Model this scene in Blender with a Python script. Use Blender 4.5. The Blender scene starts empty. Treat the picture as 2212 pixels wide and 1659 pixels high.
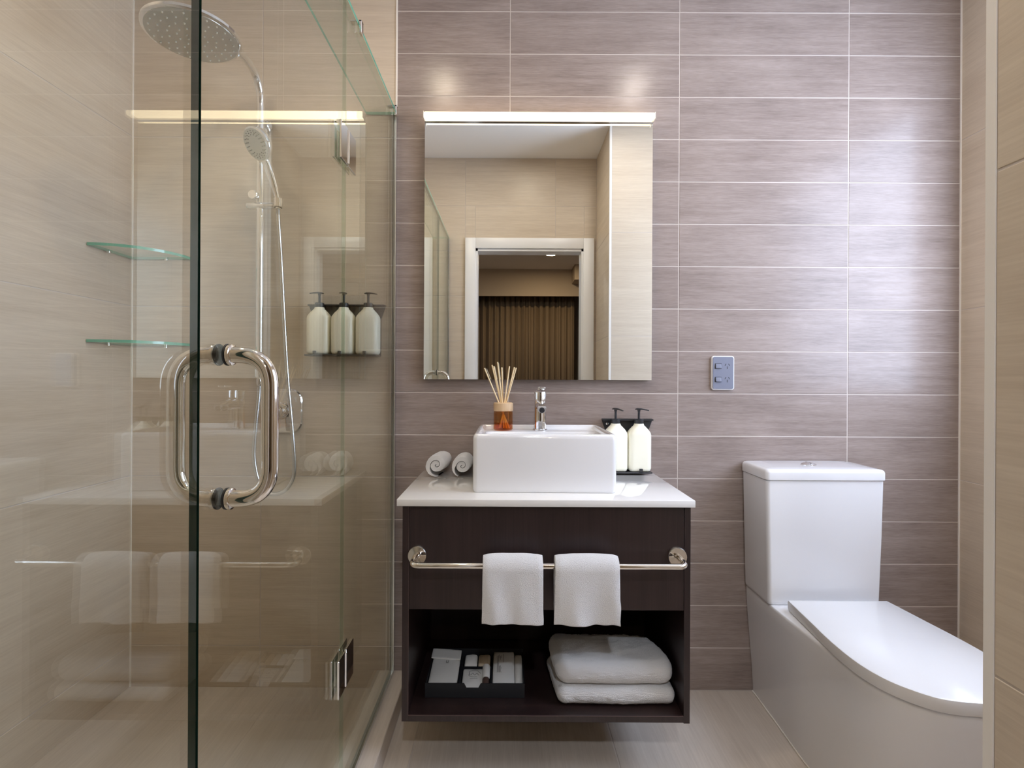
import bpy, bmesh, math, random
from mathutils import Vector, Matrix, noise
random.seed(4)
PI = math.pi
SC = bpy.context.scene
COL = SC.collection

# ------------------------------------------------------------------ camera
cam_d = bpy.data.cameras.new('camera')
cam_d.sensor_width = 36.0
cam_d.lens = 36.0 * 1159.0 / 2212.0
cam_d.shift_x = 7.0 / 2212.0
cam_d.shift_y = -11.5 / 2212.0
cam_d.clip_start = 0.02
cam = bpy.data.objects.new('camera', cam_d)
COL.objects.link(cam)
cam.matrix_world = Matrix.Translation((0, -1.9, 1.10)) @ Matrix.Rotation(PI / 2, 4, 'X') @ Matrix.Rotation(0.005, 4, 'Z')
SC.camera = cam

# ------------------------------------------------------------------ world, exposure
world = bpy.data.worlds.new('sky'); SC.world = world
world.use_nodes = True
wbg = world.node_tree.nodes['Background']
wbg.inputs[0].default_value = (0.55, 0.70, 1.0, 1); wbg.inputs[1].default_value = 1.0
SC.view_settings.view_transform = 'Standard'
SC.view_settings.look = 'None'
SC.view_settings.exposure = 0.12
SC.view_settings.gamma = 1.0
SC.view_settings.use_curve_mapping = False
SC.cycles.max_bounces = 14
SC.cycles.diffuse_bounces = 6
SC.cycles.glossy_bounces = 8
SC.cycles.transparent_max_bounces = 24
SC.cycles.transmission_bounces = 10
SC.cycles.sample_clamp_indirect = 6.0
SC.cycles.caustics_reflective = False
SC.cycles.use_denoising = True

WINDOW_POWER = 10.8          # daylight through the obscure window pane
BAR_POWER = 3.6             # strip light over the mirror
DOWN_POWER = 270.0            # recessed ceiling lights of the bathroom; doorway fill is scaled from it
HALL_FILL_POWER = 800.0          # added fill light in the passage outside the doorway
BEDROOM_POWER = 330.0         # recessed light of the room behind
DAY = (0.65, 0.765, 1.0)
WARM = (1.0, 0.80, 0.56)

# ------------------------------------------------------------------ materials
def new_mat(name):
    m = bpy.data.materials.new(name); m.use_nodes = True
    nt = m.node_tree
    return m, nt, nt.nodes['Principled BSDF']

def plain(name, col, rough=0.5, metal=0.0, coat=0.0, spec=0.5, bump=None, sheen=0.0, sss=0.0, var=0.0):
    m, nt, p = new_mat(name)
    p.inputs['Base Color'].default_value = (*col, 1)
    p.inputs['Roughness'].default_value = rough
    p.inputs['Metallic'].default_value = metal
    p.inputs['Coat Weight'].default_value = coat
    p.inputs['Coat Roughness'].default_value = 0.05
    p.inputs['Specular IOR Level'].default_value = spec
    p.inputs['Sheen Weight'].default_value = sheen
    if sss:
        p.inputs['Subsurface Weight'].default_value = sss
        p.inputs['Subsurface Radius'].default_value = (0.02, 0.015, 0.01)
    n = nt.nodes
    tc = n.new('ShaderNodeTexCoord')
    if var:
        no = n.new('ShaderNodeTexNoise'); no.inputs['Scale'].default_value = 14
        no.inputs['Detail'].default_value = 4
        nt.links.new(tc.outputs['Object'], no.inputs['Vector'])
        mx = n.new('ShaderNodeMix'); mx.data_type = 'RGBA'
        mx.inputs['A'].default_value = (*[c * (1 - var) for c in col], 1)
        mx.inputs['B'].default_value = (*[min(1, c * (1 + var)) for c in col], 1)
        nt.links.new(no.outputs['Fac'], mx.inputs['Factor'])
        nt.links.new(mx.outputs['Result'], p.inputs['Base Color'])
    if bump:
        sc, st, dist = bump
        no = n.new('ShaderNodeTexNoise'); no.inputs['Scale'].default_value = sc
        no.inputs['Detail'].default_value = 3
        nt.links.new(tc.outputs['Object'], no.inputs['Vector'])
        b = n.new('ShaderNodeBump'); b.inputs['Strength'].default_value = st
        b.inputs['Distance'].default_value = dist
        nt.links.new(no.outputs['Fac'], b.inputs['Height'])
        nt.links.new(b.outputs['Normal'], p.inputs['Normal'])
    return m

def emit(name, col, strength):
    m = bpy.data.materials.new(name); m.use_nodes = True
    nt = m.node_tree; nt.nodes.clear()
    e = nt.nodes.new('ShaderNodeEmission'); o = nt.nodes.new('ShaderNodeOutputMaterial')
    e.inputs[0].default_value = (*col, 1); e.inputs[1].default_value = strength
    nt.links.new(e.outputs[0], o.inputs[0])
    return m

def streaked(name, dark, light, rough, along='X', grain=(1.3, 40.0, 5.0, 150.0), bump=0.08, rnd=True, contrast=(0.3, 0.72), spec=0.5):
    """stone or timber with long streaks along one local axis, shifted per piece"""
    m, nt, p = new_mat(name); n = nt.nodes; L = nt.links.new
    tc = n.new('ShaderNodeTexCoord'); oi = n.new('ShaderNodeObjectInfo')
    off = n.new('ShaderNodeVectorMath'); off.operation = 'SCALE'
    cmb = n.new('ShaderNodeCombineXYZ')
    for k in range(3): L(oi.outputs['Random'], cmb.inputs[k])
    L(cmb.outputs[0], off.inputs[0]); off.inputs['Scale'].default_value = 57.0 if rnd else 0.0
    add = n.new('ShaderNodeVectorMath'); L(tc.outputs['Object'], add.inputs[0]); L(off.outputs[0], add.inputs[1])
    def layer(lo, hi, detail, rgh):
        mp = n.new('ShaderNodeMapping')
        s = {'X': (lo, hi, hi), 'Y': (hi, lo, hi), 'Z': (hi, hi, lo)}[along]
        mp.inputs['Scale'].default_value = s
        L(add.outputs[0], mp.inputs['Vector'])
        no = n.new('ShaderNodeTexNoise'); no.inputs['Scale'].default_value = 1.0
        no.inputs['Detail'].default_value = detail; no.inputs['Roughness'].default_value = rgh
        L(mp.outputs[0], no.inputs['Vector'])
        return no.outputs['Fac']
    a = layer(grain[0], grain[1], 6, 0.62)
    b = layer(grain[2], grain[3], 3, 0.6)
    c = layer(grain[0] * 1.2, grain[1] * 0.16, 2, 0.5)
    m1 = n.new('ShaderNodeMath'); m1.operation = 'MULTIPLY'; L(b, m1.inputs[0]); m1.inputs[1].default_value = 0.34
    m2 = n.new('ShaderNodeMath'); m2.operation = 'MULTIPLY_ADD'; L(a, m2.inputs[0]); m2.inputs[1].default_value = 0.36; L(m1.outputs[0], m2.inputs[2])
    m3 = n.new('ShaderNodeMath'); m3.operation = 'MULTIPLY_ADD'; L(c, m3.inputs[0]); m3.inputs[1].default_value = 0.30; L(m2.outputs[0], m3.inputs[2])
    r = n.new('ShaderNodeMapRange'); r.inputs['From Min'].default_value = contrast[0]; r.inputs['From Max'].default_value = contrast[1]
    L(m3.outputs[0], r.inputs['Value'])
    mx = n.new('ShaderNodeMix'); mx.data_type = 'RGBA'
    mx.inputs['A'].default_value = (*dark, 1); mx.inputs['B'].default_value = (*light, 1)
    L(r.outputs[0], mx.inputs['Factor']); L(mx.outputs['Result'], p.inputs['Base Color'])
    p.inputs['Roughness'].default_value = rough
    p.inputs['Specular IOR Level'].default_value = spec
    if bump:
        bp = n.new('ShaderNodeBump'); bp.inputs['Strength'].default_value = bump; bp.inputs['Distance'].default_value = 0.002
        L(m2.outputs[0], bp.inputs['Height']); L(bp.outputs['Normal'], p.inputs['Normal'])
    return m

def pane_glass(name, tint, ior=1.5):
    """clear sheet glass: straight-through tinted transmission plus Fresnel mirror reflection"""
    m = bpy.data.materials.new(name); m.use_nodes = True
    nt = m.node_tree; n = nt.nodes; n.clear(); L = nt.links.new
    o = n.new('ShaderNodeOutputMaterial'); mx = n.new('ShaderNodeMixShader')
    t = n.new('ShaderNodeBsdfTransparent'); g = n.new('ShaderNodeBsdfGlossy')
    t.inputs[0].default_value = (*tint, 1); g.inputs['Color'].default_value = (0.95, 1.0, 0.97, 1); g.inputs['Roughness'].default_value = 0.0
    fr = n.new('ShaderNodeFresnel'); geo = n.new('ShaderNodeNewGeometry')
    mi = n.new('ShaderNodeMix'); mi.data_type = 'FLOAT'
    mi.inputs['A'].default_value = ior; mi.inputs['B'].default_value = 1.0 / ior
    L(geo.outputs['Backfacing'], mi.inputs['Factor']); L(mi.outputs['Result'], fr.inputs['IOR'])
    L(fr.outputs[0], mx.inputs[0]); L(t.outputs[0], mx.inputs[1]); L(g.outputs[0], mx.inputs[2])
    L(mx.outputs[0], o.inputs[0])
    return m

M = {}
M['tile_taupe'] = streaked('taupe_linear_tile', (0.205, 0.160, 0.140), (0.410, 0.338, 0.305), 0.23, spec=0.27, grain=(3.4, 70.0, 26.0, 330.0), bump=0.12)
M['tile_beige'] = streaked('beige_linear_tile', (0.500, 0.410, 0.310), (0.700, 0.605, 0.480), 0.38, spec=0.5, grain=(1.3, 48.0, 12.0, 240.0))
M['tile_floor'] = streaked('floor_tile', (0.480, 0.415, 0.350), (0.680, 0.605, 0.525), 0.28, grain=(1.1, 36.0, 10.0, 200.0))
M['grout'] = plain('pale_grout', (0.58, 0.515, 0.465), 0.8, bump=(300, 0.2, 0.001))
M['trim'] = plain('pale_trim', (0.84, 0.80, 0.74), 0.45)
M['paint'] = plain('white_ceiling_paint', (0.90, 0.885, 0.86), 0.7, bump=(180, 0.05, 0.001))
M['door_paint'] = plain('white_gloss_paint', (0.84, 0.84, 0.84), 0.3, coat=0.2)
M['wenge'] = streaked('dark_wenge_veneer', (0.012, 0.0065, 0.006), (0.036, 0.020, 0.019), 0.36, along='Z', grain=(2.2, 120.0, 8.0, 420.0), bump=0.12, rnd=False)
M['wenge_edge'] = plain('veneer_edge', (0.085, 0.052, 0.048), 0.4)
M['stone'] = plain('white_quartz', (0.78, 0.77, 0.75), 0.05, coat=0.6, var=0.03)
M['ceramic'] = plain('white_ceramic', (0.76, 0.76, 0.775), 0.12, coat=0.5)
M['lid'] = plain('white_seat_plastic', (0.74, 0.74, 0.745), 0.2, coat=0.2)
M['chrome'] = plain('polished_chrome', (0.86, 0.86, 0.86), 0.06, metal=1.0)
M['nickel'] = plain('polished_nickel', (0.82, 0.78, 0.72), 0.07, metal=1.0)
M['darkchrome'] = plain('dark_chrome', (0.55, 0.55, 0.56), 0.12, metal=1.0)  # darker metal for the strip housing and the button split
M['face'] = plain('spray_face', (0.58, 0.58, 0.53), 0.20, metal=0.6)
M['rubber'] = plain('black_rubber', (0.02, 0.02, 0.02), 0.5)
M['nozzle'] = plain('pale_nozzles', (0.75, 0.72, 0.60), 0.4)
M['black'] = plain('matt_black_plastic', (0.022, 0.023, 0.026), 0.38)
M['tray'] = plain('black_card_tray', (0.012, 0.013, 0.016), 0.5)
M['cream'] = plain('cream_bottle', (0.86, 0.84, 0.70), 0.38, sss=0.0)
M['terry'] = plain('white_terry', (0.95, 0.95, 0.965), 0.95, sheen=0.4, bump=(700, 1.0, 0.005))
M['paper'] = plain('white_paper', (0.74, 0.73, 0.70), 0.7, bump=(60, 0.15, 0.002))
M['paper_tan'] = plain('tan_paper', (0.60, 0.50, 0.36), 0.7)
M['ink'] = plain('dark_ink', (0.05, 0.05, 0.06), 0.6)
M['brown_cap'] = plain('brown_cap', (0.09, 0.055, 0.045), 0.4)
M['outlet'] = plain('grey_blue_plate', (0.20, 0.215, 0.28), 0.25)
M['outlet_edge'] = plain('white_plastic', (0.82, 0.82, 0.83), 0.3)
M['dark'] = plain('dark_slot', (0.015, 0.016, 0.022), 0.5)
M['oak'] = streaked('pale_wood', (0.62, 0.42, 0.24), (0.80, 0.58, 0.36), 0.5, along='Z', grain=(6, 60, 20, 200), bump=0.05, rnd=False)
M['reed'] = plain('rattan_reed', (0.90, 0.72, 0.44), 0.6)
M['glass'] = pane_glass('clear_sheet_glass', (0.975, 0.988, 0.975))
M['glass_edge'] = plain('green_glass_edge', (0.12, 0.40, 0.27), 0.12, coat=0.3)
M['door_edge'] = plain('dark_glass_edge', (0.020, 0.060, 0.048), 0.08, coat=0.3)
M['edge_clear'] = pane_glass('clear_glass_edge', (0.84, 0.90, 0.86))
M['amber'] = pane_glass('amber_glass', (0.87, 0.56, 0.26))
M['amber_oil'] = pane_glass('amber_oil', (0.94, 0.68, 0.32), 1.2)
M['mirror'] = plain('silvered_mirror', (0.93, 0.95, 0.93), 0.0, metal=1.0)
M['mirror_edge'] = plain('mirror_edge', (0.35, 0.40, 0.36), 0.3)
M['led'] = emit('strip_diffuser', WARM, BAR_POWER)
M['lamp'] = emit('downlight_lens', (1.0, 0.84, 0.64), DOWN_POWER)
M['fill_door'] = emit('doorway_fill_lens', (1.0, 0.90, 0.76), DOWN_POWER * 0.55)
M['lamp_shower'] = emit('shower_downlight_lens', (1.0, 0.84, 0.64), DOWN_POWER * 0.8)
M['fill_hall'] = emit('hall_fill_lens', (0.84, 0.90, 1.0), HALL_FILL_POWER)
M['lamp_toilet'] = emit('toilet_downlight_lens', (1.0, 0.90, 0.80), DOWN_POWER)
M['lamp_bed'] = emit('bedroom_lens', (1.0, 0.78, 0.50), BEDROOM_POWER)
M['day'] = emit('daylit_obscure_pane', DAY, WINDOW_POWER)
M['alu'] = plain('aluminium', (0.70, 0.71, 0.72), 0.25, metal=1.0)
M['wall_brown'] = plain('taupe_wallpaper', (0.40, 0.31, 0.22), 0.85, bump=(120, 0.2, 0.002))
M['bed_ceiling'] = plain('bedroom_ceiling', (0.72, 0.66, 0.58), 0.8)
M['carpet'] = plain('brown_carpet', (0.30, 0.24, 0.19), 0.95, bump=(400, 0.6, 0.004))
M['drape'] = plain('brown_curtain', (0.20, 0.135, 0.075), 0.85, bump=(260, 0.2, 0.001))

# ------------------------------------------------------------------ mesh helpers
def box(bm, x0, x1, y0, y1, z0, z1, r=0.0, seg=2, mi=0):
    v = [bm.verts.new((x, y, z)) for x in (x0, x1) for y in (y0, y1) for z in (z0, z1)]
    F = [(0, 1, 3, 2), (4, 6, 7, 5), (0, 4, 5, 1), (2, 3, 7, 6), (0, 2, 6, 4), (1, 5, 7, 3)]
    fs = [bm.faces.new([v[i] for i in f]) for f in F]
    for f in fs: f.material_index = mi
    if r > 0:
        es = list({e for f in fs for e in f.edges})
        res = bmesh.ops.bevel(bm, geom=es, offset=r, segments=seg, profile=0.5, affect='EDGES')
        for f in res['faces']: f.material_index = mi
    return fs

def ring_faces(bm, a, b):
    n = len(a)
    for i in range(n):
        bm.faces.new((a[i], a[(i + 1) % n], b[(i + 1) % n], b[i]))

def loft(bm, loops, cap0=True, cap1=True, mi=0):
    rs = [[bm.verts.new(p) for p in l] for l in loops]
    n0 = len(bm.faces)
    for a, b in zip(rs, rs[1:]): ring_faces(bm, a, b)
    if cap0: bm.faces.new(list(reversed(rs[0])))
    if cap1: bm.faces.new(rs[-1])
    bm.faces.ensure_lookup_table()
    for f in bm.faces[n0:]: f.material_index = mi
    return rs

def frame_of(d):
    d = d.normalized()
    up = Vector((0, 0, 1)) if abs(d.z) < 0.95 else Vector((1, 0, 0))
    a = d.cross(up).normalized(); b = a.cross(d).normalized()
    return a, b

def cyl(bm, p0, p1, r0, r1=None, n=20, mi=0):
    p0, p1 = Vector(p0), Vector(p1); r1 = r0 if r1 is None else r1
    a, b = frame_of(p1 - p0)
    loop = lambda p, r: [p + (a * math.cos(2 * PI * k / n) + b * math.sin(2 * PI * k / n)) * r for k in range(n)]
    return loft(bm, [loop(p0, r0), loop(p1, r1)], mi=mi)

def lathe(bm, prof, c=(0, 0, 0), axis=(0, 0, 1), n=32, mi=0):
    c = Vector(c); ax = Vector(axis).normalized(); a, b = frame_of(ax)
    loops = [[c + ax * h + (a * math.cos(2 * PI * k / n) + b * math.sin(2 * PI * k / n)) * r for k in range(n)] for r, h in prof]
    return loft(bm, loops, mi=mi)

def tube(bm, pts, r, n=12, mi=0):
    pts = [Vector(p) for p in pts]
    loops = []; prev = None
    for i, p in enumerate(pts):
        d = (pts[min(i + 1, len(pts) - 1)] - pts[max(i - 1, 0)]).normalized()
        if prev is None: a, b = frame_of(d)
        else:
            a = (prev - d * prev.dot(d)).normalized(); b = d.cross(a).normalized() * -1
            b = a.cross(d).normalized()
        prev = a
        rr = r[i] if isinstance(r, (list, tuple)) else r
        loops.append([p + (a * math.cos(2 * PI * k / n) + b * math.sin(2 * PI * k / n)) * rr for k in range(n)])
    return loft(bm, loops, mi=mi)

def spline(ctrl, per=8):
    c = [Vector(p) for p in ctrl]; c = [2 * c[0] - c[1]] + c + [2 * c[-1] - c[-2]]
    out = []
    for i in range(1, len(c) - 2):
        p0, p1, p2, p3 = c[i - 1:i + 3]
        for k in range(per):
            t = k / per
            out.append(0.5 * ((2 * p1) + (p2 - p0) * t + (2 * p0 - 5 * p1 + 4 * p2 - p3) * t * t + (3 * p1 - p0 - 3 * p2 + p3) * t ** 3))
    out.append(c[-2]); return out

def fillet(pts, r, n=8):
    pts = [Vector(p) for p in pts]; out = [pts[0]]
    for a, b, c in zip(pts, pts[1:], pts[2:]):
        d0 = (a - b).normalized(); d1 = (c - b).normalized()
        s, e = b + d0 * r, b + d1 * r
        for k in range(n + 1):
            t = k / n
            out.append((1 - t) ** 2 * s + 2 * t * (1 - t) * b * 1.0 + t * t * e)
    out.append(pts[-1]); return out

def rrect(x0, x1, y0, y1, z, r, n=5):
    r = min(r, (x1 - x0) / 2 - 1e-4, (y1 - y0) / 2 - 1e-4); out = []
    for cx, cy, a0 in ((x1 - r, y1 - r, 0), (x0 + r, y1 - r, 90), (x0 + r, y0 + r, 180), (x1 - r, y0 + r, 270)):
        for k in range(n + 1):
            a = math.radians(a0 + 90 * k / n)
            out.append((cx + r * math.cos(a), cy + r * math.sin(a), z))
    return out

def softbox(bm, x0, x1, y0, y1, z0, z1, r, cuts=14, warp=None):
    b2 = bmesh.new()
    bmesh.ops.create_cube(b2, size=1.0)
    bmesh.ops.subdivide_edges(b2, edges=b2.edges[:], cuts=cuts, use_grid_fill=True)
    c = Vector(((x0 + x1) / 2, (y0 + y1) / 2, (z0 + z1) / 2)); h = Vector(((x1 - x0) / 2, (y1 - y0) / 2, (z1 - z0) / 2))
    for v in b2.verts:
        p = Vector((v.co.x * 2 * h.x, v.co.y * 2 * h.y, v.co.z * 2 * h.z))
        q = Vector([max(-(h[i] - r), min(h[i] - r, p[i])) for i in range(3)])
        d = p - q
        p = q + (d.normalized() * r if d.length > 1e-9 else d)
        p = c + p
        v.co = warp(p) if warp else p
    vm = {v: bm.verts.new(v.co) for v in b2.verts}
    for f in b2.faces: bm.faces.new([vm[v] for v in f.verts])
    b2.free()

def world_of(o):
    v = Vector((0, 0, 0))
    while o is not None: v += o.location; o = o.parent
    return v

def obj(name, bm, mats, parent=None, smooth=35, origin=None, recalc=True):
    if recalc: bmesh.ops.recalc_face_normals(bm, faces=bm.faces[:])
    me = bpy.data.meshes.new(name); bm.to_mesh(me); bm.free()
    if parent is not None: off = world_of(parent)
    elif origin is not None: off = Vector(origin)
    else:
        xs = [v.co for v in me.vertices]
        off = Vector(((min(p.x for p in xs) + max(p.x for p in xs)) / 2, (min(p.y for p in xs) + max(p.y for p in xs)) / 2, min(p.z for p in xs)))
    me.transform(Matrix.Translation(-off))
    for m in (mats if isinstance(mats, (list, tuple)) else [mats]): me.materials.append(M[m] if isinstance(m, str) else m)
    if smooth:
        for p in me.polygons: p.use_smooth = True
        me.set_sharp_from_angle(angle=math.radians(smooth))
    o = bpy.data.objects.new(name, me); COL.objects.link(o)
    if parent is not None: o.parent = parent
    else: o.location = off
    return o

def tag(o, label, cat=None, group=None, kind=None):
    o['label'] = label
    if cat: o['category'] = cat
    if group: o['group'] = group
    if kind: o['kind'] = kind
    return o

def thing(name, label, cat, loc, group=None):
    o = bpy.data.objects.new(name, None); COL.objects.link(o); o.location = loc
    o.empty_display_size = 0.05
    return tag(o, label, cat, group)

def B(): return bmesh.new()

def one(name, mats, parent, fn, *a, smooth=35, **k):
    bm = B(); fn(bm, *a, **k); return obj(name, bm, mats, parent, smooth)

# ------------------------------------------------------------------ room shell
XL, XR, XG = -1.336, 1.597, -0.402           # left wall, right wall, glass line
ZC = 2.57                                     # ceiling
YD = -1.72                                    # door wall
XN, YN = 0.579, -1.249                        # nib wall: side face and end face
DX0, DX1, DZ = -0.228, 0.497, 1.97            # door opening
WY0, WY1, WZ0, WZ1 = -1.20, -0.20, 1.04, 2.20 # window opening in the right wall

_tile_cache = {}
def tile_mesh(w, h, mat, th=0.008, c=0.0009):
    key = (round(w, 4), round(h, 4), mat)
    if key in _tile_cache: return _tile_cache[key]
    bm = B(); a, b = w / 2, h / 2
    lp = lambda u, v, y: [(-u, y, -v), (u, y, -v), (u, y, v), (-u, y, v)]
    loft(bm, [lp(a, b, th), lp(a, b, c), lp(a - c, b - c, 0)])
    bmesh.ops.recalc_face_normals(bm, faces=bm.faces[:])
    me = bpy.data.meshes.new('tile'); bm.to_mesh(me); bm.free(); me.materials.append(M[mat])
    _tile_cache[key] = me
    return me

def tiles(parent, o, u, n, w, us, vs, mat, holes=(), gap=0.003, turn=False):
    """lay tiles on the plane through o spanned by u and w (normal n), cut at the joints us and vs"""
    o, u, n, w = Vector(o), Vector(u), Vector(n), Vector(w)
    off = world_of(parent)
    rot = Matrix((u, -n, w)).transposed().to_4x4()
    cells = [(u0, u1, v0, v1) for u0, u1 in zip(us, us[1:]) for v0, v1 in zip(vs, vs[1:])]
    for h in holes:
        nxt = []
        for u0, u1, v0, v1 in cells:
            a0, a1, b0, b1 = max(u0, h[0]), min(u1, h[1]), max(v0, h[2]), min(v1, h[3])
            if a0 >= a1 - 1e-6 or b0 >= b1 - 1e-6: nxt.append((u0, u1, v0, v1)); continue
            nxt += [c for c in ((u0, a0, v0, v1), (a1, u1, v0, v1), (a0, a1, v0, b0), (a0, a1, b1, v1)) if c[1] - c[0] > 0.008 and c[3] - c[2] > 0.008]
        cells = nxt
    for u0, u1, v0, v1 in cells:
        me = tile_mesh(u1 - u0 - gap, v1 - v0 - gap, mat)
        t = bpy.data.objects.new('tile', me); COL.objects.link(t)
        t.parent = parent
        t.matrix_local = Matrix.Translation(o + u * (u0 + u1) / 2 + w * (v0 + v1) / 2 - off) @ rot

def slab(name, label, b, mat, holes=None):
    bm = B()
    for bb in b: box(bm, *bb)
    o = obj(name, bm, mat, smooth=0)
    return tag(o, label, kind='structure')

def joints(a, b, start, step):
    out = [a]; k = math.ceil((a - start) / step - 1e-6)
    while start + k * step < b - 1e-4:
        x = start + k * step
        if x > a + 0.02 and x < b - 0.02: out.append(x)
        k += 1
    return out + [b]

G = 0.0009
rows150 = joints(0, ZC, 0, 0.15); rows600 = joints(0, ZC, 0.15, 0.6); rows300 = joints(0, ZC, 0.15, 0.3)
wb = slab('wall_back', 'taupe linear-grain tiled wall behind the vanity, mirror and toilet', [(XG, XR + 0.1, G, 0.12, 0, ZC)], 'grout')
tiles(wb, (0, 0, 0), (1, 0, 0), (0, -1, 0), (0, 0, 1), joints(XG, XR, 0, 0.6), rows150, 'tile_taupe')
ws = slab('wall_shower', 'beige large-format tiled wall at the end of the shower', [(XL - 0.1, XG, G, 0.12, 0, ZC)], 'grout')
tiles(ws, (0, 0, 0), (1, 0, 0), (0, -1, 0), (0, 0, 1), [XL, -0.876, XG], rows600, 'tile_beige', gap=0.0028)
wl = slab('wall_left', 'beige large-format tiled wall along the shower', [(XL - 0.1, XL - G, YD, 0, 0, ZC)], 'grout')
tiles(wl, (XL, 0, 0), (0, 1, 0), (1, 0, 0), (0, 0, 1), joints(YD, 0, -0.60, 0.6), rows600, 'tile_beige', gap=0.0028)
wr = slab('wall_right', 'beige tiled wall beside the toilet, holding the window',
          [(XR + G, XR + 0.1, YN, WY0, 0, ZC), (XR + G, XR + 0.1, WY1, 0, 0, ZC), (XR + G, XR + 0.1, WY0, WY1, 0, WZ0), (XR + G, XR + 0.1, WY0, WY1, WZ1, ZC)], 'grout')
tiles(wr, (XR, 0, 0), (0, -1, 0), (-1, 0, 0), (0, 0, 1), joints(0, -YN, 0.6, 0.6), rows600, 'tile_beige', holes=[(-WY1, -WY0, WZ0, WZ1)], gap=0.0028)
wn = slab('wall_nib', 'beige tiled nib wall projecting beside the doorway', [(XN + G, XR + 0.1, YD - 0.1, YN - G, 0, ZC)], 'grout')
tiles(wn, (XN, 0, 0), (0, -1, 0), (-1, 0, 0), (0, 0, 1), [-YN + 0.012, -YD], rows600, 'tile_beige', gap=0.0028)
tiles(wn, (0, YN, 0), (-1, 0, 0), (0, 1, 0), (0, 0, 1), joints(-XR, -XN - 0.012, -1.15, 0.6), rows600, 'tile_beige', gap=0.0028)
wd = slab('wall_front', 'beige tiled wall around the doorway, opposite the mirror',
          [(XL - 0.1, DX0, YD - 0.1, YD - G, 0, ZC), (DX1, XN + G, YD - 0.1, YD - G, 0, ZC), (DX0, DX1, YD - 0.1, YD - G, DZ, ZC)], 'grout')
tiles(wd, (0, YD, 0), (-1, 0, 0), (0, 1, 0), (0, 0, 1), joints(-XN, -XL, 0.294, 0.6), rows300, 'tile_beige', holes=[(-DX1, -DX0, 0, DZ)], gap=0.0028)
ce = slab('ceiling', 'flat white painted bathroom ceiling', [(XL - 0.1, XR + 0.1, YD - 0.1, 0.12, ZC, ZC + 0.1)], 'paint')
fl = slab('floor', 'large taupe porcelain tiled bathroom floor', [(-0.37, XR + 0.1, YD - 0.1, 0.1, -0.1, -G)], 'grout')
tiles(fl, (0, 0, 0), (0, 1, 0), (0, 0, 1), (-1, 0, 0), [YD - 0.1, -1.66, -1.06, -0.46, 0], joints(-XR, 0.352, -0.321, 0.6), 'tile_floor')
fs = slab('floor_shower', 'taupe porcelain tiled shower floor', [(XL - 0.1, -0.44, YD, 0.1, -0.1, 0.004 - G)], 'grout')
tiles(fs, (0, 0, 0.004), (0, 1, 0), (0, 0, 1), (-1, 0, 0), [YD, -1.25, -0.65, 0], [0.462, 0.80, -XL], 'tile_floor', gap=0.0028)
kb = slab('floor_kerb', 'low tiled kerb under the glass shower screen', [(-0.460, -0.354, YD, 0, 0.0, 0.066 - G)], 'grout')
tiles(kb, (0, 0, 0.066), (0, 1, 0), (0, 0, 1), (-1, 0, 0), [YD, -1.2, -0.6, 0], [0.352, 0.462], 'tile_floor', gap=0.0028)
tiles(kb, (-0.352, 0, 0), (0, 1, 0), (1, 0, 0), (0, 0, 1), [YD, -1.2, -0.6, 0], [0.0, 0.066], 'tile_floor', gap=0.0028)
# slim pale trims
tag(one('trim_1', 'trim', None, box, XG - 0.003, XG + 0.003, -0.0025, 0.004, 0.066, ZC, smooth=0), 'slim pale vertical tile trim between shower wall and vanity wall', kind='structure')
tag(one('trim_2', 'trim', None, box, XN - 0.001, XN + 0.012, YN - 0.0125, YN + 0.001, 0, ZC, smooth=0), 'pale corner trim on the edge of the nib wall', kind='structure')
tag(one('trim_3', 'trim', None, box, XR - 0.004, XR, -0.004, 0, 0, ZC, smooth=0), 'slim pale silicone line in the corner beside the toilet', kind='structure')
tag(one('trim_4', 'trim', None, box, XL, XL + 0.004, -0.004, 0, 0.004, ZC, smooth=0), 'slim pale silicone line in the shower corner', kind='structure')

# door frame seen in the mirror
dr = one('door_1', 'door_paint', None, lambda bm: [box(bm, DX0 - 0.002, DX0 + 0.018, YD - 0.11, YD + 0.004, 0, DZ), box(bm, DX1 - 0.018, DX1 + 0.002, YD - 0.11, YD + 0.004, 0, DZ), box(bm, DX0, DX1, YD - 0.11, YD + 0.004, DZ - 0.02, DZ + 0.002)], smooth=0)
tag(dr, 'open white painted door frame reflected in the mirror', kind='structure')
for b4 in ((DX0 - 0.066, DX0 + 0.004, 0, DZ + 0.066), (DX1 - 0.004, DX1 + 0.066, 0, DZ + 0.066), (DX0 + 0.004, DX1 - 0.004, DZ - 0.004, DZ + 0.066)):
    one('architrave', 'door_paint', dr, box, b4[0], b4[1], YD, YD + 0.016, b4[2], b4[3], r=0.003)

# window that lights the toilet end of the room
wn1 = bpy.data.objects.new('window_1', None); COL.objects.link(wn1); wn1.location = (XR, (WY0 + WY1) / 2, WZ0)
tag(wn1, 'obscure glass window in the wall beside the toilet', kind='structure')
one('pane', 'day', wn1, box, XR + 0.060, XR + 0.066, WY0 + 0.02, WY1 - 0.02, WZ0 + 0.02, WZ1 - 0.02, smooth=0)
one('window_frame', 'door_paint', wn1, lambda bm: [box(bm, XR + 0.002, XR + 0.09, WY0, WY0 + 0.022, WZ0, WZ1), box(bm, XR + 0.002, XR + 0.09, WY1 - 0.022, WY1, WZ0, WZ1),
    box(bm, XR + 0.002, XR + 0.09, WY0, WY1, WZ0, WZ0 + 0.022), box(bm, XR + 0.002, XR + 0.09, WY0, WY1, WZ1 - 0.022, WZ1)], smooth=0)

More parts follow.
